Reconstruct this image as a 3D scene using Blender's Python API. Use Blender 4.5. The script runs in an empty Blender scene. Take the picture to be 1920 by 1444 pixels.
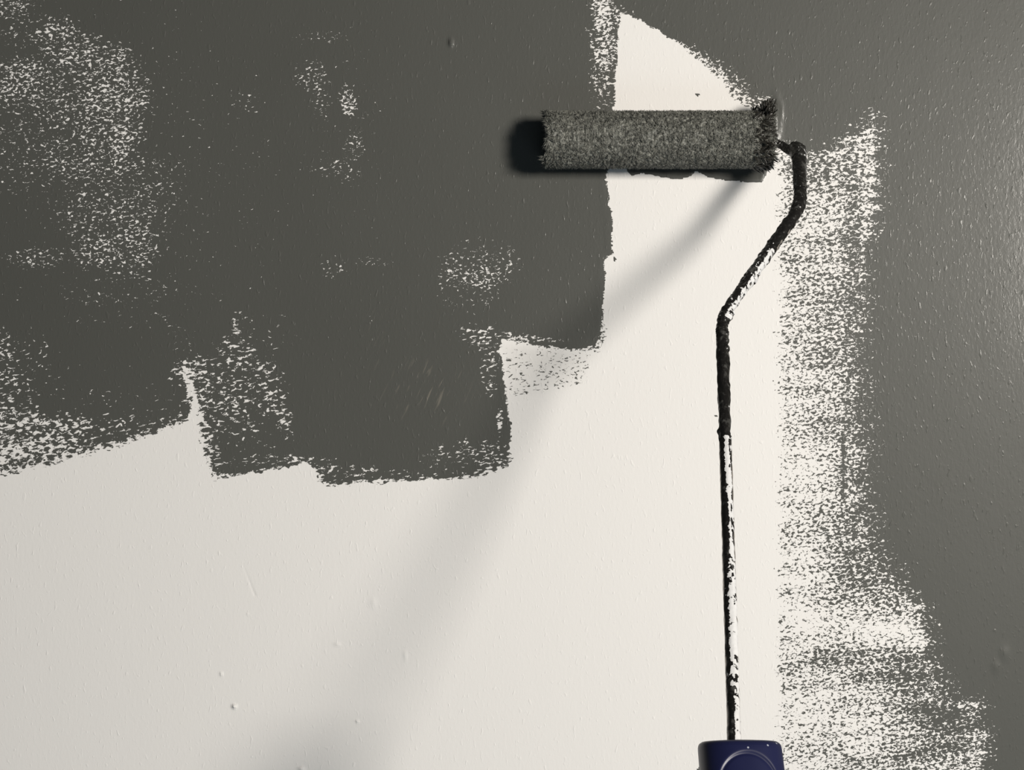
import bpy, math
import numpy as np
from mathutils import Vector

# ------------------------------------------------------------------ camera, world, lights, exposure
S = 4150.0            # pixels per metre on the wall plane
D = 0.70              # camera to wall
CZ = 1.35             # height of the picture centre above the floor
sc = bpy.context.scene
col = sc.collection
cam_d = bpy.data.cameras.new('camera')
cam_d.sensor_width = 36.0
cam_d.lens = 36.0 * D / (1920.0 / S)
cam_d.clip_start = 0.01
cam = bpy.data.objects.new('camera', cam_d)
cam.location = (0, -D, CZ)
cam.rotation_euler = (math.pi / 2, 0, 0)
col.objects.link(cam)
sc.camera = cam

world = bpy.data.worlds.new('room_light')
world.use_nodes = True
bg = world.node_tree.nodes['Background']
bg.inputs[0].default_value = (0.70, 0.86, 1.0, 1)
bg.inputs[1].default_value = 0.055
sc.world = world


def area_light(name, loc, target, sx, sy, energy, color):
    l = bpy.data.lights.new(name, 'AREA')
    l.shape = 'RECTANGLE'
    l.size, l.size_y = sx, sy
    l.energy = energy
    l.color = color
    o = bpy.data.objects.new(name, l)
    o.location = loc
    o.rotation_euler = (Vector(target) - Vector(loc)).to_track_quat('-Z', 'Y').to_euler()
    col.objects.link(o)
    return o


area_light('window_light', (0.82, -1.22, CZ + 0.20), (0.02, 0, CZ), 0.22, 0.30, 23.2, (1.0, 0.945, 0.868))
area_light('low_fill_light', (0.45, -1.1, CZ - 0.95), (0.1, 0, CZ - 0.25), 0.9, 0.6, 2.5, (0.70, 0.87, 1.0))  # added cool fill with no real source, brightens the lower wall
sc.view_settings.view_transform = 'Standard'
sc.view_settings.look = 'None'
sc.view_settings.exposure = 0.0
sc.view_settings.gamma = 1.0
sc.view_settings.use_curve_mapping = False

rng = np.random.default_rng(7)


# ------------------------------------------------------------------ helpers
def P(px, py, h):
    """photo pixel + distance in front of the wall (m) -> world point"""
    k = (D - h) / (S * D)
    return np.array([(px - 960) * k, -h, CZ + (722 - py) * k])


def vnoise(x, y, seed):
    """smooth value noise 0..1 for arrays"""
    r = np.random.default_rng(seed).random((256, 256))
    xi = np.floor(x).astype(int)
    yi = np.floor(y).astype(int)
    fx = x - xi
    fy = y - yi
    fx = fx * fx * (3 - 2 * fx)
    fy = fy * fy * (3 - 2 * fy)
    g = lambda a, b: r[a % 256, b % 256]
    return ((g(xi, yi) * (1 - fx) + g(xi + 1, yi) * fx) * (1 - fy)
            + (g(xi, yi + 1) * (1 - fx) + g(xi + 1, yi + 1) * fx) * fy)


def mesh_obj(name, verts, faces, mat, parent=None, smooth=True):
    me = bpy.data.meshes.new(name)
    me.from_pydata([tuple(v) for v in verts] if not isinstance(verts, list) else verts, [], faces)
    me.update()
    if smooth:
        me.polygons.foreach_set('use_smooth', np.ones(len(me.polygons), bool))
    me.materials.append(mat)
    o = bpy.data.objects.new(name, me)
    col.objects.link(o)
    if parent is not None:
        o.parent = parent
    return o


def big_mesh(name, verts, tris, mat, parent=None, quads=False, smooth=True):
    n = 4 if quads else 3
    verts = np.asarray(verts, np.float32)
    tris = np.asarray(tris, np.int32)
    me = bpy.data.meshes.new(name)
    me.vertices.add(len(verts))
    me.vertices.foreach_set('co', verts.ravel())
    me.loops.add(tris.size)
    me.loops.foreach_set('vertex_index', tris.ravel())
    me.polygons.add(len(tris))
    me.polygons.foreach_set('loop_start', np.arange(0, tris.size, n, dtype=np.int32))
    me.polygons.foreach_set('use_smooth', np.full(len(tris), smooth))
    me.update(calc_edges=True)
    me.materials.append(mat)
    o = bpy.data.objects.new(name, me)
    col.objects.link(o)
    if parent is not None:
        o.parent = parent
    return o


def attr(o, name, vals):
    a = o.data.attributes.new(name, 'FLOAT', 'POINT')
    a.data.foreach_set('value', np.asarray(vals, np.float32).ravel())


class NT:
    def __init__(self, name):
        self.m = bpy.data.materials.new(name)
        self.m.use_nodes = True
        self.t = self.m.node_tree
        self.b = self.t.nodes['Principled BSDF']

    def n(self, typ, **kw):
        nd = self.t.nodes.new(typ)
        for k, v in kw.items():
            setattr(nd, k, v)
        return nd

    def link(self, a, b):
        self.t.links.new(a, b)

    def set(self, sock, v):
        if isinstance(v, bpy.types.NodeSocket):
            self.link(v, sock)
        else:
            sock.default_value = v

    def math(self, op, a, b=0.0, c=0.0, clamp=False):
        nd = self.n('ShaderNodeMath', operation=op)
        nd.use_clamp = clamp
        for i, v in enumerate((a, b, c)):
            self.set(nd.inputs[i], v)
        return nd.outputs[0]

    def attr(self, name):
        return self.n('ShaderNodeAttribute', attribute_name=name).outputs['Fac']

    def vmul(self, v, s):
        nd = self.n('ShaderNodeVectorMath', operation='MULTIPLY')
        self.link(v, nd.inputs[0])
        nd.inputs[1].default_value = s
        return nd.outputs[0]

    def noise(self, vec, detail=1.0, rough=0.5, dist=0.0):
        nd = self.n('ShaderNodeTexNoise')
        self.link(vec, nd.inputs['Vector'])
        nd.inputs['Scale'].default_value = 1.0
        nd.inputs['Detail'].default_value = detail
        nd.inputs['Roughness'].default_value = rough
        nd.inputs['Distortion'].default_value = dist
        return nd.outputs['Fac']

    def sstep(self, v, a, b):
        nd = self.n('ShaderNodeMapRange', interpolation_type='SMOOTHSTEP')
        self.link(v, nd.inputs[0])
        nd.inputs[1].default_value = a
        nd.inputs[2].default_value = b
        return nd.outputs[0]

    def mix(self, f, a, b):
        nd = self.n('ShaderNodeMix', data_type='RGBA')
        self.set(nd.inputs[0], f)
        for i, v in ((6, a), (7, b)):
            if isinstance(v, tuple):
                v = (v[0], v[1], v[2], 1)
            self.set(nd.inputs[i], v)
        return nd.outputs[2]

    def mixf(self, f, a, b):
        nd = self.n('ShaderNodeMix', data_type='FLOAT')
        self.set(nd.inputs[0], f)
        self.set(nd.inputs[2], a)
        self.set(nd.inputs[3], b)
        return nd.outputs[0]

    def bump(self, height, dist=1.0, strength=1.0):
        nd = self.n('ShaderNodeBump')
        nd.inputs['Strength'].default_value = strength
        nd.inputs['Distance'].default_value = dist
        self.link(height, nd.inputs['Height'])
        self.link(nd.outputs[0], self.b.inputs['Normal'])
        self.link(nd.outputs[0], self.b.inputs['Coat Normal'])

    def pos(self):
        return self.n('ShaderNodeTexCoord').outputs['Object']


# ------------------------------------------------------------------ materials
def wall_material():
    m = NT('half_painted_wall')
    pos = m.pos()
    thr = m.attr('paint_threshold')
    fleck = m.attr('fleck_tilt')
    # speckle left by the roller nap: two grains of different slant
    px = m.vmul(pos, (S, S, S))

    def grain(rot, sx, sz, off):
        mp = m.n('ShaderNodeMapping', vector_type='POINT')
        m.link(px, mp.inputs[0])
        mp.inputs['Location'].default_value = (off, 0, off * 1.7)
        mp.inputs['Rotation'].default_value = (0, rot, 0)
        v = m.vmul(mp.outputs[0], (1 / sx, 0.0, 1 / sz))
        return m.noise(v, 3.0, 0.6, 0.6)
    g1 = grain(0.10, 7.4, 4.5, 31.0)
    g2 = grain(0.16, 11.5, 5.6, 907.0)
    g = m.mixf(fleck, g1, g2)
    d = m.math('SUBTRACT', thr, g)
    mask = m.sstep(d, -0.012, 0.012)
    # thin film of paint around the dry marks
    white = (0.83, 0.81, 0.785)
    grey = m.mix(m.noise(m.vmul(pos, (9, 9, 9)), 2.0), (0.079, 0.080, 0.072), (0.091, 0.092, 0.083))
    mpw = m.n('ShaderNodeMapping', vector_type='POINT')
    m.link(px, mpw.inputs[0])
    mpw.inputs['Rotation'].default_value = (0, -0.42, 0)
    scuff = m.sstep(m.noise(m.vmul(mpw.outputs[0], (1 / 5.0, 0, 1 / 46.0)), 2.0, 0.5, 0.2), 0.58, 0.72)
    grey = m.mix(m.math('MULTIPLY', scuff, m.attr('scuffed')), grey, (0.22, 0.20, 0.165))
    film = m.attr('thin_film')
    c = m.mix(film, white, (0.42, 0.40, 0.37))
    c = m.mix(mask, c, grey)
    m.link(c, m.b.inputs['Base Color'])
    m.link(m.mixf(mask, 0.55, 0.46), m.b.inputs['Roughness'])
    m.b.inputs['Specular IOR Level'].default_value = 0.20
    m.link(m.math('MULTIPLY', mask, 0.10), m.b.inputs['Coat Weight'])
    m.b.inputs['Coat Roughness'].default_value = 0.14
    # orange peel of earlier rolled coats, running upright
    peel = m.noise(m.vmul(px, (1 / 6.0, 0, 1 / 13.0)), 2.0, 0.55, 0.5)
    peel2 = m.noise(m.vmul(px, (1 / 60.0, 0, 1 / 90.0)), 1.0, 0.5, 0.3)
    nib = m.sstep(m.noise(m.vmul(px, (1 / 6.0, 0, 1 / 14.0)), 1.0, 0.5, 0.4), 0.60, 0.85)
    h = m.math('MULTIPLY', peel, 0.000055)
    h = m.math('MULTIPLY_ADD', peel2, 0.00008, h)
    h = m.math('MULTIPLY_ADD', nib, 0.00010, h)
    h = m.math('MULTIPLY_ADD', mask, 0.00003, h)
    h = m.math('ADD', h, m.attr('relief'))
    m.bump(h)
    return m.m


def nap_material():
    m = NT('paint_soaked_nap')
    pos = m.pos()
    n = m.noise(m.vmul(pos, (700, 700, 700)), 2.0)
    c = m.mix(m.sstep(n, 0.3, 0.7), (0.098, 0.100, 0.087), (0.225, 0.226, 0.198))
    m.link(c, m.b.inputs['Base Color'])
    m.b.inputs['Roughness'].default_value = 0.55
    return m.m


def simple(name, color, rough=0.5, metal=0.0, spec=0.5):
    m = NT(name)
    n = m.noise(m.vmul(m.pos(), (400, 400, 400)), 2.0)
    m.link(m.mix(n, tuple(x * 0.8 for x in color), tuple(min(1, x * 1.2) for x in color)), m.b.inputs['Base Color'])
    m.b.inputs['Roughness'].default_value = rough
    m.b.inputs['Metallic'].default_value = metal
    m.b.inputs['Specular IOR Level'].default_value = spec
    return m.m


def rod_material():
    m = NT('paint_caked_steel')
    pos = m.pos()
    n = m.noise(m.vmul(pos, (520, 520, 330)), 2.5, 0.6, 0.4)
    wm = m.sstep(m.math('SUBTRACT', m.attr('white_threshold'), n), -0.015, 0.015)
    n2 = m.noise(m.vmul(pos, (430, 300, 300)), 2.0, 0.5, 0.3)
    mm = m.sstep(m.math('SUBTRACT', m.attr('bare_threshold'), n2), -0.02, 0.02)
    n3 = m.noise(m.vmul(pos, (900, 900, 900)), 2.0)
    dark = m.mix(m.sstep(n3, 0.55, 0.75), (0.010, 0.009, 0.008), (0.030, 0.029, 0.027))
    n4 = m.noise(m.vmul(pos, (420, 420, 150)), 2.0, 0.55, 0.3)
    dark = m.mix(m.sstep(n4, 0.56, 0.68), dark, (0.060, 0.059, 0.055))  # gloss highlights painted into the dark coat as lengthwise grey streaks
    c = m.mix(mm, dark, (0.46, 0.42, 0.38))
    c = m.mix(wm, c, (0.74, 0.74, 0.74))
    m.link(c, m.b.inputs['Base Color'])
    notw = m.math('SUBTRACT', 1.0, wm)
    m.link(m.math('MULTIPLY', m.math('MULTIPLY', mm, notw), 0.55), m.b.inputs['Metallic'])
    m.b.inputs['Roughness'].default_value = 0.30
    h = m.math('MULTIPLY', wm, 0.00012)
    h = m.math('MULTIPLY_ADD', n3, 0.0001, h)
    m.bump(h)
    return m.m


def handle_material():
    m = NT('navy_plastic')
    pos = m.pos()
    vo = m.n('ShaderNodeTexVoronoi')
    m.link(pos, vo.inputs['Vector'])
    vo.inputs['Scale'].default_value = 330.0
    vo.inputs['Randomness'].default_value = 1.0
    spot = m.math('SUBTRACT', 1.0, m.sstep(vo.outputs['Distance'], 0.08, 0.13))
    sep = m.n('ShaderNodeSeparateColor')
    m.link(vo.outputs['Color'], sep.inputs[0])
    pick = m.sstep(sep.outputs[0], 0.72, 0.78)
    f = m.math('MULTIPLY', spot, pick)
    n = m.noise(m.vmul(pos, (120, 120, 120)), 2.0)
    c = m.mix(n, (0.0085, 0.0105, 0.046), (0.011, 0.0135, 0.056))
    c = m.mix(f, c, (0.40, 0.42, 0.48))
    m.link(c, m.b.inputs['Base Color'])
    m.b.inputs['Roughness'].default_value = 0.40
    m.b.inputs['Specular IOR Level'].default_value = 0.5
    return m.m


M_wall = wall_material()
M_nap = nap_material()
M_wet = simple('wet_matted_paint', (0.030, 0.028, 0.023), 0.28)
M_rod = rod_material()
M_handle = handle_material()
M_core = simple('pale_plastic', (0.45, 0.44, 0.40), 0.5)


# ------------------------------------------------------------------ the wall with its half finished coat of grey paint
def poly_sd(X, Y, pts):
    """signed distance to a polygon in photo pixels, negative inside"""
    pts = np.array(pts, float)
    d2 = np.full(X.shape, 1e12)
    ins = np.zeros(X.shape, bool)
    for i in range(len(pts)):
        a = pts[i]
        b = pts[(i + 1) % len(pts)]
        e = b - a
        L = e @ e + 1e-9
        t = np.clip(((X - a[0]) * e[0] + (Y - a[1]) * e[1]) / L, 0, 1)
        d2 = np.minimum(d2, (X - a[0] - t * e[0]) ** 2 + (Y - a[1] - t * e[1]) ** 2)
        if a[1] != b[1]:
            c = ((a[1] > Y) != (b[1] > Y)) & (X < (b[0] - a[0]) * (Y - a[1]) / (b[1] - a[1]) + a[0])
            ins ^= c
    d = np.sqrt(d2)
    return np.where(ins, -d, d)


def build_wall():
    fine = 3.0
    gx = np.arange(-60, 1981, fine)
    gy = np.arange(-60, 1505, fine)
    x0, x1 = 960 - 1.6 * S, 960 + 1.4 * S
    y0, y1 = 722 - (2.6 - CZ) * S, 722 + CZ * S
    gx = np.concatenate([np.linspace(x0, -80, 30), gx, np.linspace(2000, x1, 30)])
    gy = np.concatenate([np.linspace(y0, -80, 30), gy, np.linspace(1524, y1, 30)])
    X, Y = np.meshgrid(gx, gy)
    nx, ny = len(gx), len(gy)

    wob = (vnoise(X / 26, Y / 26, 1) - .5) * 7 + (vnoise(X / 9, Y / 9, 2) - .5) * 5
    row = vnoise(X / 90 + Y / 700, Y / 9 + X / 260, 3)              # horizontal roller rows
    row2 = vnoise(X / 40, Y / 16, 4)

    def ell(cx, cy, rx, ry, rot=0.0, soft=0.55):
        a = math.radians(rot)
        u = (X - cx) * math.cos(a) + (Y - cy) * math.sin(a)
        v = -(X - cx) * math.sin(a) + (Y - cy) * math.cos(a)
        r = np.sqrt((u / rx) ** 2 + (v / ry) ** 2)
        t = np.clip((1 + soft - r) / (2 * soft), 0, 1)
        return t * t * (3 - 2 * t)

    def edge(sd, w):
        return np.clip(.5 - sd / w, -.0, 1.0)

    FAR = 9000
    left = [(-FAR, -FAR), (1163, -FAR), (1163, 20), (1157, 100), (1151, 200), (1143, 262), (1139, 330), (1141, 380),
            (1150, 432), (1149, 476), (1133, 487), (1132, 560), (1130, 608), (1123, 640), (1117, 656), (1076, 657),
            (1030, 650), (982, 643), (942, 638), (936, 660), (945, 692), (946, 720), (951, 760), (956, 792), (955, 830),
            (952, 872), (905, 888), (850, 896), (760, 902), (700, 905), (622, 909), (597, 898), (580, 868), (540, 873),
            (480, 882), (430, 892), (405, 898), (396, 880), (386, 832), (376, 792), (364, 756), (350, 722), (344, 702),
            (348, 724), (355, 752), (358, 764), (348, 786), (300, 806), (250, 824), (150, 848), (100, 858), (10, 882),
            (-80, 892), (-FAR, 920)]
    # how crisp the edge of the coat is, in pixels
    W = np.full(X.shape, 6.0)
    W += 11 * ell(200, 830, 260, 45) + 26 * ell(40, 860, 110, 50) + 12 * ell(390, 820, 34, 100)
    W += 5 * ell(720, 900, 330, 30) + 10 * ell(920, 880, 60, 30) + 8 * ell(1120, 640, 20, 40)
    sdl = poly_sd(X, Y, left) + wob * np.where(W > 9, 1.3, .7)
    p = edge(sdl, W)

    # bare-wall flecks in the left coat: (x, y, rx, ry, rot, share of white)
    marks = [
        (110, 70, 50, 34, 20, .16), (170, 118, 75, 40, 15, 0.272), (205, 115, 45, 30, 20, .25), (45, 155, 70, 40, 0, 0.210),
        (20, 12, 40, 20, 0, .15), (215, 185, 50, 60, 70, 0.272), (150, 190, 90, 60, 0, 0.119), (205, 240, 45, 60, 80, 0.216),
        (225, 270, 22, 50, 0, .32), (150, 300, 90, 40, 0, .13), (205, 312, 60, 30, 0, .16), (60, 260, 110, 90, 0, .045),
        (40, 60, 40, 30, 0, .06), (210, 400, 90, 60, 0, .10), (205, 470, 70, 30, 0, .17), (255, 455, 35, 55, 0, .16),
        (140, 405, 28, 60, 0, .08), (70, 485, 50, 18, 0, .10), (250, 350, 90, 70, 0, .05), (240, 560, 110, 60, 0, .020),
        (240, 330, 260, 300, 0, 0.005), (300, 200, 60, 200, 0, 0.006), (0, 690, 36, 60, 0, 0.150), (15, 750, 60, 40, 0, 0.070),
        (10, 800, 80, 34, 0, 0.340), (50, 845, 110, 26, -8, 0.488), (150, 815, 150, 20, -10, 0.095), (110, 800, 60, 22, 0, .28),
        (30, 690, 80, 60, 0, .04), (230, 760, 220, 40, 0, .012), (290, 800, 90, 14, -12, .10),
        (447, 625, 12, 34, 0, .24), (440, 655, 34, 20, 0, 0.136), (395, 695, 62, 22, -10, 0.185), (455, 700, 60, 30, 0, 0.153),
        (430, 745, 66, 26, 0, 0.229), (500, 740, 34, 36, 30, 0.163), (530, 780, 14, 40, -15, 0.150), (420, 790, 60, 22, 0, .12),
        (352, 690, 22, 16, 0, .55), (380, 735, 20, 34, -20, 0.270), (480, 862, 90, 9, -4, 0.112), (560, 860, 26, 9, 0, .26),
        (440, 830, 60, 24, 0, .03), (400, 850, 12, 50, 0, 0.210), (340, 640, 30, 40, 0, .02), (500, 620, 60, 40, 0, .015),
        (660, 890, 70, 16, 0, 0.085), (760, 894, 90, 12, 0, 0.057), (905, 852, 62, 24, 0, 0.163), (930, 870, 30, 18, 0, 0.221),
        (850, 860, 60, 20, 0, 0.040), (610, 880, 24, 18, 0, 0.182), (918, 690, 14, 46, 0, 0.177), (912, 640, 30, 14, 0, .22),
        (975, 632, 44, 6, 5, .42), (1010, 636, 40, 4, 5, .30), (938, 790, 6, 22, 0, .40), (900, 625, 40, 16, 0, .10),
        (885, 518, 50, 22, 0, 0.204), (862, 522, 26, 14, 0, .16), (905, 495, 60, 40, 0, .07), (915, 480, 10, 30, 0, .08),
        (960, 505, 24, 14, 0, .08), (880, 560, 50, 30, 0, .03), (652, 190, 12, 26, -10, .34), (585, 145, 28, 26, 0, .10),
        (600, 70, 40, 10, 0, .06), (600, 190, 16, 26, 0, .07), (665, 275, 16, 26, 0, .12), (630, 320, 40, 20, 0, .045),
        (640, 240, 90, 190, 0, 0.004), (700, 490, 34, 8, 0, .06), (630, 505, 24, 20, 0, .04), (460, 190, 30, 20, 0, .03),
        (700, 620, 20, 40, 0, .006), (500, 640, 50, 30, 0, .012),
        (1133, 30, 18, 44, 0, .52), (1132, 90, 20, 46, 0, .46), (1138, 25, 30, 16, 30, .45), (1130, 150, 20, 40, 0, .17),
        (1128, 190, 18, 14, 0, .08), (1105, 60, 10, 8, 0, .10), (1140, 335, 6, 14, 0, .4),
    ]
    hole = np.zeros(X.shape)
    for (cx, cy, rx, ry, rot, a) in marks:
        hole = np.maximum(hole, a * ell(cx, cy, rx, ry, rot))
    hole *= .55 + .9 * row2
    p = np.minimum(p, np.where(p > .3, 1 - hole, p))
    wedge = poly_sd(X, Y, [(338, 684), (350, 688), (361, 716), (372, 748), (386, 800), (372, 804), (352, 796), (361, 768), (355, 742), (345, 710)]) + wob * .6
    p = np.minimum(p, 1 - .93 * np.clip(.5 - wedge / 7, 0, 1))

    # right-hand coat
    right = [(1163, -FAR), (1163, 22), (1200, 38), (1240, 60), (1268, 80), (1292, 92), (1312, 106), (1345, 134),
             (1372, 160), (1396, 190), (1416, 205), (1430, 250), (1452, 262), (1466, 268), (1466, 1600), (1520, 3000),
             (1700, FAR), (FAR, FAR), (FAR, -FAR)]
    Wr = np.full(X.shape, 5.0)
    Wr += 22 * ell(1350, 145, 75, 40, 40)
    sdr = poly_sd(X, Y, right) + wob * .8
    pr = edge(sdr, Wr)
    tri = np.maximum.reduce([.36 * ell(1330, 122, 44, 9, 38), .45 * ell(1385, 175, 34, 12, 40), .16 * ell(1360, 135, 60, 12, 38),
                             .30 * ell(1425, 190, 20, 12), .10 * ell(1180, 25, 30, 6, 30)])
    pr = np.minimum(pr, np.where(pr > .3, 1 - tri, pr))
    # the dry-rolled band
    band = [(1450, 262), (1490, 284), (1512, 292), (1545, 297), (1572, 278), (1600, 256), (1622, 236), (1643, 216),
            (1636, 330), (1632, 420), (1620, 500), (1614, 600), (1600, 690), (1611, 760), (1613, 860), (1604, 940),
            (1622, 1000), (1648, 1078), (1690, 1110), (1728, 1148), (1736, 1205), (1748, 1270), (1782, 1322), (1832, 1322),
            (1842, 1390), (1838, 1470), (1830, 1600), (1440, 1600), (1440, 262)]
    sdb = poly_sd(X, Y, band) + (row - .5) * 26 + wob
    t = np.clip((X - 1462) / 110, 0, 1)                              # from the bare side to the painted side
    f = .20 + .22 * t
    for (cx, cy, rx, ry, rot, a) in [
            (1510, 310, 60, 34, 0, .30), (1560, 340, 60, 26, 0, .10), (1490, 420, 30, 120, 0, .06), (1560, 470, 90, 26, 0, .07),
            (1600, 440, 14, 180, 0, .16), (1540, 540, 60, 24, 0, .10), (1550, 600, 60, 60, 0, .10), (1560, 680, 60, 26, 0, .12),
            (1600, 620, 20, 300, 0, .14), (1560, 800, 60, 16, 0, .14), (1570, 960, 60, 20, 0, .12), (1600, 900, 20, 90, 0, .12),
            (1510, 880, 50, 60, 0, -.10), (1600, 1040, 50, 90, 20, .14), (1640, 1090, 60, 40, 35, .22),
            (1500, 1060, 60, 50, 0, -.10), (1600, 1180, 120, 34, 8, -.20), (1660, 1160, 60, 20, 20, -.06),
            (1640, 1250, 110, 36, 5, .16), (1710, 1260, 50, 40, 0, .22), (1700, 1300, 60, 20, 0, .14), (1560, 1230, 60, 20, -12, .06),
            (1540, 1370, 90, 60, 0, -.16), (1640, 1360, 60, 40, 0, -.04), (1720, 1390, 60, 60, 0, .16), (1790, 1370, 50, 60, 0, .32),
            (1750, 1335, 50, 16, 0, .22), (1500, 1180, 30, 40, 0, -.12), (1475, 1265, 22, 30, 0, .10), (1505, 1260, 40, 50, 0, .06)]:
        f = f + a * ell(cx, cy, rx, ry, rot)
    f = f + (row - .5) * .34 + (row2 - .5) * .10
    # sparse larger dabs along the band's bare edge
    dab = np.exp(-((X - 1474 - (row2 - .5) * 14) / 9.0) ** 2) + .8 * np.exp(-((X - 1506) / 7.0) ** 2) * (Y > 1330)
    f = f + .06 * dab
    f = np.clip(f, .04, .93)
    f = f * np.clip((X - 1452 + (row2 - .5) * 24 + 10 * ell(1465, 1270, 40, 60)) / 24, 0, 1)
    streak = np.exp(-((X - (1582 - (Y - 880) * .03 + (row2 - .5) * 8)) / 7.5) ** 2) * np.clip((Y - 800) / 20, 0, 1) * np.clip((962 - Y) / 20, 0, 1)
    streak2 = np.exp(-((X - 1588 - (row2 - .5) * 8) / 5.0) ** 2) * np.clip((Y - 600) / 20, 0, 1) * np.clip((740 - Y) / 20, 0, 1)
    f = np.maximum(f, .97 * streak)
    f = np.maximum(f, .80 * streak2)
    # fringe of bare flecks dissolving into the full coat
    wf = 38 + 26 * ell(1660, 1080, 60, 60) + 20 * ell(1640, 880, 30, 200) + 18 * ell(1740, 1290, 60, 60)
    fr = np.clip(sdb / wf, 0, 1)
    out = 1 - .15 * (1 - fr) ** 1.6
    out = np.where(sdb > wf, 1.0, out)
    blend = np.clip(.5 - sdb / 10, 0, 1)
    inband = (X > 1430) & (Y > 200)
    pb = np.where(inband, out * (1 - blend) + f * blend, 1.0)
    leftfade = np.clip((X - 1448) / 14, 0, 1)
    pr = np.where(inband & (sdb < wf), np.minimum(np.where(sdb < 4, 1.0, pr), pb) * np.where(sdb < 4, leftfade, 1), pr)
    p = np.maximum(p, pr)

    # bare triangle keeps its clean left edge; pad of dabs under the overlap in the middle
    pad = poly_sd(X, Y, [(944, 648), (1000, 654), (1080, 664), (1104, 668), (1098, 716), (1060, 722), (1010, 738), (957, 752), (948, 700)])
    padf = np.clip(.5 - pad / 14, 0, 1)
    dens = .085 + .05 * ell(1040, 690, 60, 16) + .05 * ell(1102, 695, 8, 30) + (row2 - .5) * .06
    p = np.maximum(p, padf * np.clip(dens, .02, .3))
    film = padf * .16 * np.clip(1.2 - np.abs(X - 1010) / 110, 0.2, 1) * np.clip((760 - Y) / 80, 0, 1)
    # dabs beside the overlap's lower right corner
    p = np.maximum(p, .40 * ell(1131, 632, 5, 16, 15))
    # wet lip of fresh paint below the sleeve
    lip = [(1100, 270), (1172, 300), (1176, 322), (1186, 329), (1202, 325), (1214, 326), (1238, 333), (1272, 336), (1296, 331),
           (1303, 321), (1308, 321), (1322, 330), (1345, 337), (1380, 340), (1428, 342), (1437, 326), (1441, 290), (1436, 230), (1100, 230)]
    sdlip = poly_sd(X, Y, lip) + (vnoise(X / 12, Y / 12, 9) - .5) * 2.5
    p = np.maximum(p, edge(sdlip, 3.5))
    # a few single drops and nibs
    for (cx, cy, r) in [(1153, 486, 2.2), (1308, 178, 2.0), (1342, 780, 1.6), (1310, 1444, 3.0)]:
        p = np.maximum(p, 1.0 * (np.hypot(X - cx, Y - cy) < r + 1.2))

    # share of paint -> threshold on the speckle noise
    pt = [0, .0005, .0056, .025, .0825, .2164, .3977, .6002, .7872, .9132, .972, .994, .9995, 1]
    tt_ = [.20, .28, .32, .36, .40, .44, .48, .52, .56, .60, .64, .68, .74, .80]
    T = np.interp(p, pt, tt_)
    T = np.where(p >= .9998, 1.6, np.where(p <= .0002, -.6, T))

    # hand-sized relief: nibs, a scratch, lap ridges
    rel = np.zeros(X.shape)
    for (cx, cy, rx, ry, hgt) in [(845, 80, 4, 7, .0009), (439, 1325, 4, 4, .0010), (415, 1264, 3, 4, .0004), (1884, 1226, 9, 14, .0003),
                                  (1868, 1250, 8, 12, .00025), (670, 1353, 3, 3, .0004), (565, 1442, 6, 4, .0006), (700, 1130, 6, 10, .0002),
                                  (1455, 225, 8, 34, .0010), (1458, 205, 7, 14, .0008), (632, 1208, 6, 4, .00025), (760, 1230, 4, 10, .0002)]:
        rel += hgt * np.exp(-((X - cx) / rx) ** 2 - ((Y - cy) / ry) ** 2)
    a = np.array([452., 1050.]); b = np.array([478., 1116.])
    e = b - a
    tt = np.clip(((X - a[0]) * e[0] + (Y - a[1]) * e[1]) / (e @ e), 0, 1)
    rel -= .00014 * tt * np.exp(-(((X - a[0] - tt * e[0]) ** 2 + (Y - a[1] - tt * e[1]) ** 2) / 6.0))
    rel += .00004 * np.exp(-((sdl + 9) / 7.0) ** 2)                 # paint built up along the lap edge
    rel += .00025 * np.exp(-((sdlip + 5) / 5.0) ** 2)

    verts = np.stack([(X - 960) / S, np.zeros_like(X), CZ + (722 - Y) / S], -1).reshape(-1, 3)
    idx = np.arange(nx * ny).reshape(ny, nx)
    quads = np.stack([idx[:-1, :-1], idx[1:, :-1], idx[1:, 1:], idx[:-1, 1:]], -1).reshape(-1, 4)
    o = big_mesh('wall_back', verts, quads, M_wall, quads=True, smooth=True)
    # the wall has a body behind its face
    n0 = len(verts)
    attr(o, 'paint_threshold', T)
    attr(o, 'thin_film', film)
    tilt = np.clip((1010 - X) / 20, 0, 1) * np.clip((Y - 570) / 20, 0, 1)
    attr(o, 'scuffed', .55 * ell(800, 735, 60, 50, 0, .8) + .2 * ell(710, 640, 20, 60, 0, .8))
    attr(o, 'fleck_tilt', tilt)
    attr(o, 'relief', rel)
    o['kind'] = 'structure'
    o['label'] = 'white wall half covered with dark grey rolled paint'
    return o


build_wall()


# ------------------------------------------------------------------ the paint roller
AX_H = 0.0140
RAD = 0.0136
c0 = P(1020, 262, AX_H)
c1 = P(1447, 262, AX_H)
AXZ = c0[2]
XL, XR = c0[0], c1[0]
base = P(1388, 1395, 0.217)
roller = bpy.data.objects.new('paint_roller', None)
roller.empty_display_size = 0.02
col.objects.link(roller)
roller['label'] = 'mini paint roller with grey paint-soaked sleeve, paint-caked bent rod and navy handle'
roller['category'] = 'paint roller'


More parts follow.
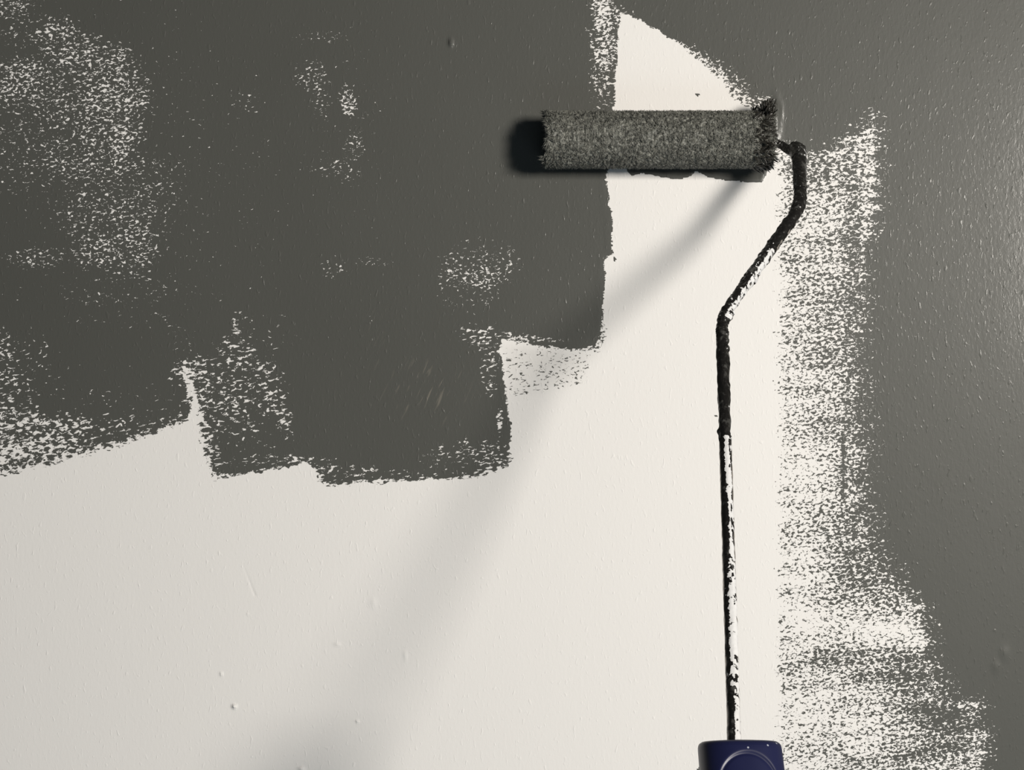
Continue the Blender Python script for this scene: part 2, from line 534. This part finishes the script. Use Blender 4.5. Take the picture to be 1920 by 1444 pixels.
def sleeve_base():
    nu, nv = 420, 300
    u = np.linspace(XL + .0006, XR - .0006, nu)
    th = np.linspace(0, 2 * np.pi, nv, endpoint=False)
    U, T = np.meshgrid(u, th, indexing='ij')
    a = T / (2 * np.pi)
    # seamless noise by sampling on a cylinder
    def cn(k, seed):
        return (vnoise(U * k + 40 * np.cos(T) * k / 3000, np.sin(T) * RAD * k + 100, seed)
                + vnoise(U * k + 77, np.cos(T) * RAD * k + 100, seed + 1)) * .5
    r = RAD - .0016 + (cn(900, 21) - .5) * .0012 + (cn(2200, 23) - .5) * .0010
    edge = np.minimum(U - XL, XR - U)
    r -= .0012 * np.exp(-edge / .0012)
    V = np.stack([U, -AX_H - r * np.cos(T), AXZ + r * np.sin(T)], -1)
    V[..., 1] = np.minimum(V[..., 1], -.0003)
    idx = np.arange(nu * nv).reshape(nu, nv)
    j = np.roll(idx, -1, 1)
    q = np.stack([idx[:-1], j[:-1], j[1:], idx[1:]], -1).reshape(-1, 4)
    V = V.reshape(-1, 3)
    # rolled-in ends down to the core
    rim = []
    V2 = [V]
    n = len(V)
    faces = [q]
    for end, x in ((0, XL + .0004), (nu - 1, XR - .0004)):
        ring = np.stack([np.full(nv, x), -AX_H - .0092 * np.cos(th), AXZ + .0092 * np.sin(th)], -1)
        V2.append(ring)
        k = np.arange(n, n + nv)
        kj = np.roll(k, -1)
        e = idx[end]
        ej = np.roll(e, -1)
        faces.append(np.stack([e, k, kj, ej], -1) if end else np.stack([k, e, ej, kj], -1))
        n += nv
    return big_mesh('sleeve', np.concatenate(V2), np.concatenate(faces), M_nap, roller, quads=True)


def strands(name, x, th, r0, dirs, length, width, bend, mat, parent, sides=3, segs=2, floor_h=.00025):
    """tapered bent strands; dirs in (axial, radial, tangential)"""
    n = len(x)
    ct, st = np.cos(th), np.sin(th)
    ex = np.tile([1., 0, 0], (n, 1))
    er = np.stack([np.zeros(n), -ct, st], -1)
    et = np.stack([np.zeros(n), st, ct], -1)
    d = dirs[:, :1] * ex + dirs[:, 1:2] * er + dirs[:, 2:] * et
    d /= np.linalg.norm(d, axis=1, keepdims=True)
    b = bend[:, :1] * ex + bend[:, 1:2] * er + bend[:, 2:] * et
    s1 = np.cross(d, ex + .3 * et)
    s1 /= np.linalg.norm(s1, axis=1, keepdims=True) + 1e-9
    s2 = np.cross(d, s1)
    p0 = np.stack([x, np.full(n, -AX_H), np.full(n, AXZ)], -1) + er * r0[:, None]
    rings = []
    for k in range(segs):
        t = k / segs
        c = p0 + d * (length * t)[:, None] + b * (length * t * t)[:, None]
        w = width * (1 - .55 * t)
        for j in range(sides):
            a = 2 * math.pi * j / sides
            rings.append(c + (s1 * math.cos(a) + s2 * math.sin(a)) * w[:, None])
    rings.append(p0 + d * length[:, None] + b * length[:, None])
    nv = segs * sides + 1
    V = np.stack(rings, 1)
    V[..., 1] = np.minimum(V[..., 1], -floor_h)
    tri = []
    for k in range(segs - 1):
        for j in range(sides):
            a0, a1 = k * sides + j, k * sides + (j + 1) % sides
            b0, b1 = a0 + sides, a1 + sides
            tri += [(a0, a1, b1), (a0, b1, b0)]
    for j in range(sides):
        tri.append(((segs - 1) * sides + j, (segs - 1) * sides + (j + 1) % sides, nv - 1))
    tri = np.array(tri)
    F = (np.arange(n) * nv)[:, None, None] + tri[None]
    return big_mesh(name, V.reshape(-1, 3), F.reshape(-1, 3), mat, parent)


sleeve = sleeve_base()
# the pile: tens of thousands of short matted tufts
N = 46000
x = rng.uniform(XL, XR, N)
th = rng.uniform(0, 2 * np.pi, N)
kx, ka = 800, 11
jl = (vnoise(np.zeros(N) + 5, np.cos(th) * 4 + 20, 51) + vnoise(np.zeros(N) + 9, np.sin(th) * 4 + 20, 52) - 1.0)
x = x - .0022 * jl * np.exp(-(x - XL) / .004) + .0015 * jl * np.exp(-(XR - x) / .004)
fa = vnoise(x * kx, th * ka + 30, 31) - .5
fb = vnoise(x * kx + 50, th * ka + 30, 32) - .5
edgeL = np.exp(-(x - XL) / .0022)
edgeR = np.exp(-(XR - x) / .0030)
dirs = np.stack([fa * 2.6 + rng.normal(0, .45, N) - 1.3 * edgeL + 1.2 * edgeR, .75 + rng.random(N) * .5, fb * 2.6 + rng.normal(0, .45, N)], -1)
L = rng.uniform(.0011, .0021, N) * (1 + .55 * edgeL * rng.random(N) + .5 * edgeR * rng.random(N))
bend = np.stack([fa * 1.0, -.15 + 0 * fa, fb * 1.0], -1)
pile = strands('pile', x, th, np.full(N, RAD - .0019), dirs, L, rng.uniform(.00012, .00024, N), bend, M_nap, sleeve)
pile['kind'] = 'stuff'
# clumps glued together with wet paint at the rod end, and the crest standing up above the sleeve
n2 = 360
x = XR - rng.uniform(.0018, .0095, n2)
th = rng.uniform(0, 2 * np.pi, n2)
dirs = np.stack([.9 + rng.normal(0, .35, n2), .42 + rng.normal(0, .22, n2), .35 * np.sin(th * 9) + rng.normal(0, .3, n2)], -1)
L = rng.uniform(.0022, .0046, n2) * np.where(x > XR - .004, .8, 1.0)
bend = np.stack([rng.normal(.1, .2, n2), rng.normal(.1, .3, n2), rng.normal(0, .35, n2)], -1)
nc = 90
xc = XR - rng.uniform(.0005, .0042, nc)
tc = np.pi / 2 - rng.normal(0.15, .28, nc)
x = np.concatenate([x, xc]); th = np.concatenate([th, tc])
dirs = np.concatenate([dirs, np.stack([rng.normal(.0, .22, nc), np.ones(nc), rng.normal(0, .2, nc)], -1)])
L = np.concatenate([L, rng.uniform(.0038, .0066, nc)])
bend = np.concatenate([bend, np.stack([rng.normal(.1, .2, nc), np.zeros(nc), rng.normal(0, .3, nc)], -1)])
matted = strands('matted_pile', x, th, np.full(n2 + nc, RAD - .0016), dirs, L, rng.uniform(.00035, .0008, n2 + nc), bend,
                 M_wet, sleeve, sides=5, segs=4)
matted['kind'] = 'stuff'
matted['label'] = 'dark wet clumps of pile at the rod end'


def lathe_x(name, prof, mat, parent, n=40):
    """surface of revolution about the sleeve axis; prof = [(x, r)]"""
    V, F = [], []
    for (xx, r) in prof:
        for j in range(n):
            a = 2 * math.pi * j / n
            V.append((xx, -AX_H - r * math.cos(a), AXZ + r * math.sin(a)))
    for i in range(len(prof) - 1):
        for j in range(n):
            F.append((i * n + j, i * n + (j + 1) % n, (i + 1) * n + (j + 1) % n, (i + 1) * n + j))
    return mesh_obj(name, V, F, mat, parent)


lathe_x('core', [(XL + .0006, .0082), (XL + .0006, .0094), (XR - .0006, .0094), (XR - .0006, .0082), (XL + .0006, .0082)], M_core, roller)
for xe, s in ((XL + .0012, 1), (XR - .0012, -1)):
    lathe_x('end_cap', [(xe, .0), (xe, .0030), (xe - s * .0004, .0034), (xe - s * .0004, .0080), (xe, .0084), (xe + s * .003, .0084), (xe + s * .003, .0)], M_core, roller)


# ---- bent steel rod
def catmull(pts, per):
    pts = np.array(pts)
    out = []
    for i in range(len(pts) - 1):
        p0 = pts[max(i - 1, 0)]; p1 = pts[i]; p2 = pts[i + 1]; p3 = pts[min(i + 2, len(pts) - 1)]
        for k in range(per):
            t = k / per
            out.append(.5 * ((2 * p1) + (-p0 + p2) * t + (2 * p0 - 5 * p1 + 4 * p2 - p3) * t * t + (-p0 + 3 * p1 - 3 * p2 + p3) * t ** 3))
    out.append(pts[-1])
    return np.array(out)


def lerp_pts(a, b, n):
    return [tuple(np.array(a) + (np.array(b) - np.array(a)) * t) for t in np.linspace(0, 1, n, endpoint=False)]


# control points as (photo x, photo y, distance from the wall, radius)
ctrl = [(1240, 263, .0140, .0024), (1400, 263, .0140, .0022), (1446, 266, .0142, .0018), (1464, 272, .0150, .0017),
        (1479, 281, .0180, .0022), (1493, 281, .0230, .0036), (1498, 293, .0310, .0033), (1499, 318, .0400, .0029),
        (1500, 346, .0490, .0027), (1500.5, 366, .0545, .00265), (1498, 384, .0590, .00265), (1488, 405, .0630, .0026)]
ctrl += lerp_pts((1488, 405, .0630, .0026), (1368, 576, .0970, .00235), 5)[1:]
ctrl += [(1368, 576, .0970, .0024), (1358, 597, .1005, .0024), (1354.5, 616, .1040, .0024), (1354.5, 640, .1080, .0023)]
ctrl += lerp_pts((1354.5, 640, .1080, .0023), (1377, 1400, .2170, .0022), 9)[1:]
ctrl += [(1377, 1400, .2170, .0022), (1378.5, 1440, .2230, .0022)]
W = np.array([np.append(P(c[0], c[1], c[2]), c[3]) for c in ctrl])
PX = np.array([(c[0], c[1]) for c in ctrl], float)
per = 60
path = catmull(W, per)
pyc = catmull(PX, per)[:, 1]
ns = len(path)
nr = 40
tan = np.gradient(path[:, :3], axis=0)
tan /= np.linalg.norm(tan, axis=1, keepdims=True)
camv = np.array([0, -D, CZ])
V = np.zeros((ns, nr, 3))
WT = np.zeros((ns, nr))
MT = np.zeros((ns, nr))
ang = np.linspace(-np.pi, np.pi, nr, endpoint=False)
side = None
for i in range(ns):
    p = path[i, :3]
    if side is None:
        side = np.cross(tan[i], camv - p)
    side = side - tan[i] * (side @ tan[i])
    side /= np.linalg.norm(side)
    # on the shank: keep "front" turned to the room so paint patches sit on the right faces
    if pyc[i] > 300:
        v = camv - p
        v = v / np.linalg.norm(v)
        s2 = np.cross(tan[i], v)
        s2 /= np.linalg.norm(s2)
        if s2[0] < 0:
            s2 = -s2
        wgt = min(1, (pyc[i] - 300) / 40)
        side = side * (1 - wgt) + s2 * wgt if side @ s2 > 0 else s2
        side /= np.linalg.norm(side)
    front = np.cross(side, tan[i])
    if front @ (camv - p) < 0:
        front = -front
    u = np.sin(ang)
    y = pyc[i]
    rr = np.full(nr, path[i, 3])
    lump = (vnoise(np.full(nr, i / 14.0), 3 * np.cos(ang) + 20, 41) - .5) + .6 * (vnoise(np.full(nr, i / 5.0), 5 * np.sin(ang) + 20, 42) - .5)
    amp = .00055 if y < 830 else .00022
    rr = rr + lump * amp * (y > 240)
    facing = np.exp(-((ang - 1.25) / .55) ** 2)
    for (yy, wy, hh) in [(627, 5, .0010), (641, 4, .0010), (655, 5, .0010), (590, 10, .0006), (680, 14, .0007), (735, 22, .0006), (520, 6, .0005), (790, 14, .0005)]:
        rr = rr + facing * hh * np.exp(-((y - yy) / wy) ** 4)
    rr = rr - facing * .0005 * (600 < y < 820)
    rr = rr + np.exp(-((ang + 1.4) / .4) ** 2) * .0007 * np.exp(-((y - 812) / 5) ** 2)
    V[i] = p + rr[:, None] * (u[:, None] * side + np.cos(ang)[:, None] * front)
    # share of white paint
    vis = np.cos(ang) > -.3
    if y < 470: w = .05 + 0 * u
    elif y < 600: w = np.where(u > .05, .62, .10)
    elif y < 822: w = .03 + 0 * u
    elif y < 1050: w = np.clip((u + .28 - .25 * (y > 930)) * 3, .04, .93) * np.where(u > .66 + .2 * math.sin(y / 23.0), .25, 1)
    elif y < 1130: w = np.clip((u + .5) * 1.2, .08, .62)
    elif y < 1225: w = np.clip((u + .5) * 2.2, .06, .86)
    elif y < 1300: w = np.clip((u + .45) * 1.3, .08, .66)
    else: w = np.clip((u - .02) * 3, .05, .85)
    w = np.where(vis, w, .2)
    WT[i] = np.clip(w, 1e-3, 1 - 1e-3)
    b = np.clip((np.abs(u) - .84) * 9, .0, .9) if y > 830 else np.where((u > .7) & (430 < y < 560), .35, .02) * np.ones(nr)
    MT[i] = np.clip(b, 1e-3, 1 - 1e-3)
idx = np.arange(ns * nr).reshape(ns, nr)
j = np.roll(idx, -1, 1)
q = np.stack([idx[:-1], j[:-1], j[1:], idx[1:]], -1).reshape(-1, 4)
rod = big_mesh('rod', V.reshape(-1, 3), q, M_rod, roller, quads=True)
attr(rod, 'white_threshold', .5 + .11 * .6 * np.log(WT / (1 - WT)))
attr(rod, 'bare_threshold', .5 + .11 * .6 * np.log(MT / (1 - MT)))
rod['label'] = 'bent steel rod caked in black and white paint'

# ---- navy plastic handle; it runs on below the picture
hp = P(1388, 1384, .2170)
axis = P(1377, 1400, .217) - P(1355, 660, .1109)
axis[0] = 0
axis /= np.linalg.norm(axis)
hx = np.array([1., 0, 0])
hn = np.cross(hx, axis)
if hn @ (camv - hp) < 0:
    hn = -hn
HW = .0130            # half width
HT = .0098            # half thickness
prof_s = [-.0008, -.0007, -.0003, .0002, .0008, .0016, .0026, .012, .030, .045, .060, .080, .100, .112, .118, .121, .1225]
prof_k = [.0, .55, .90, .955, .982, .996, 1.0, 1.005, 1.0, .95, .93, .98, 1.06, 1.06, .98, .8, .0]
ss = np.unique(np.concatenate([prof_s, np.linspace(-.0003, .044, 150), np.linspace(.046, .118, 30)]))
kk = np.interp(ss, prof_s, prof_k)
na = 200
SH = .42
aa = np.linspace(0, 2 * np.pi, na, endpoint=False)
e = 2 / 2.3
CX = np.sign(np.cos(aa)) * np.abs(np.cos(aa)) ** e
CN = np.sign(np.sin(aa)) * np.abs(np.sin(aa)) ** e
LX = CX[None] * HW * kk[:, None]
LN = CN[None] * HT * kk[:, None]
SS = ss[:, None] + SH * LN * np.clip(1 - ss / .03, 0, 1)[:, None]
# oval thumb rest pressed into the front
ro = np.sqrt(((LX - .0006) / .0092) ** 2 + ((ss[:, None] - .0172) / .0130) ** 2)
dent = .00055 / (1 + np.exp((ro - 1) / .018)) + .00025 * np.exp(-((ro - .97) / .05) ** 2)
LN2 = LN - np.where(LN > 0, dent, 0) - HT * .35
V = hp + axis * SS[..., None] + hx * LX[..., None] + hn * LN2[..., None]
idx = np.arange(len(ss) * na).reshape(len(ss), na)
j = np.roll(idx, -1, 1)
q = np.stack([idx[:-1], j[:-1], j[1:], idx[1:]], -1).reshape(-1, 4)
handle = big_mesh('handle', V.reshape(-1, 3), q, M_handle, roller, quads=True)
handle['label'] = 'navy blue plastic handle'

# parent inverse: keep the parts where they stand with the empty at the handle's grip
roller.location = tuple(base)
bpy.context.view_layer.update()
for o in roller.children:
    o.matrix_parent_inverse = roller.matrix_world.inverted()
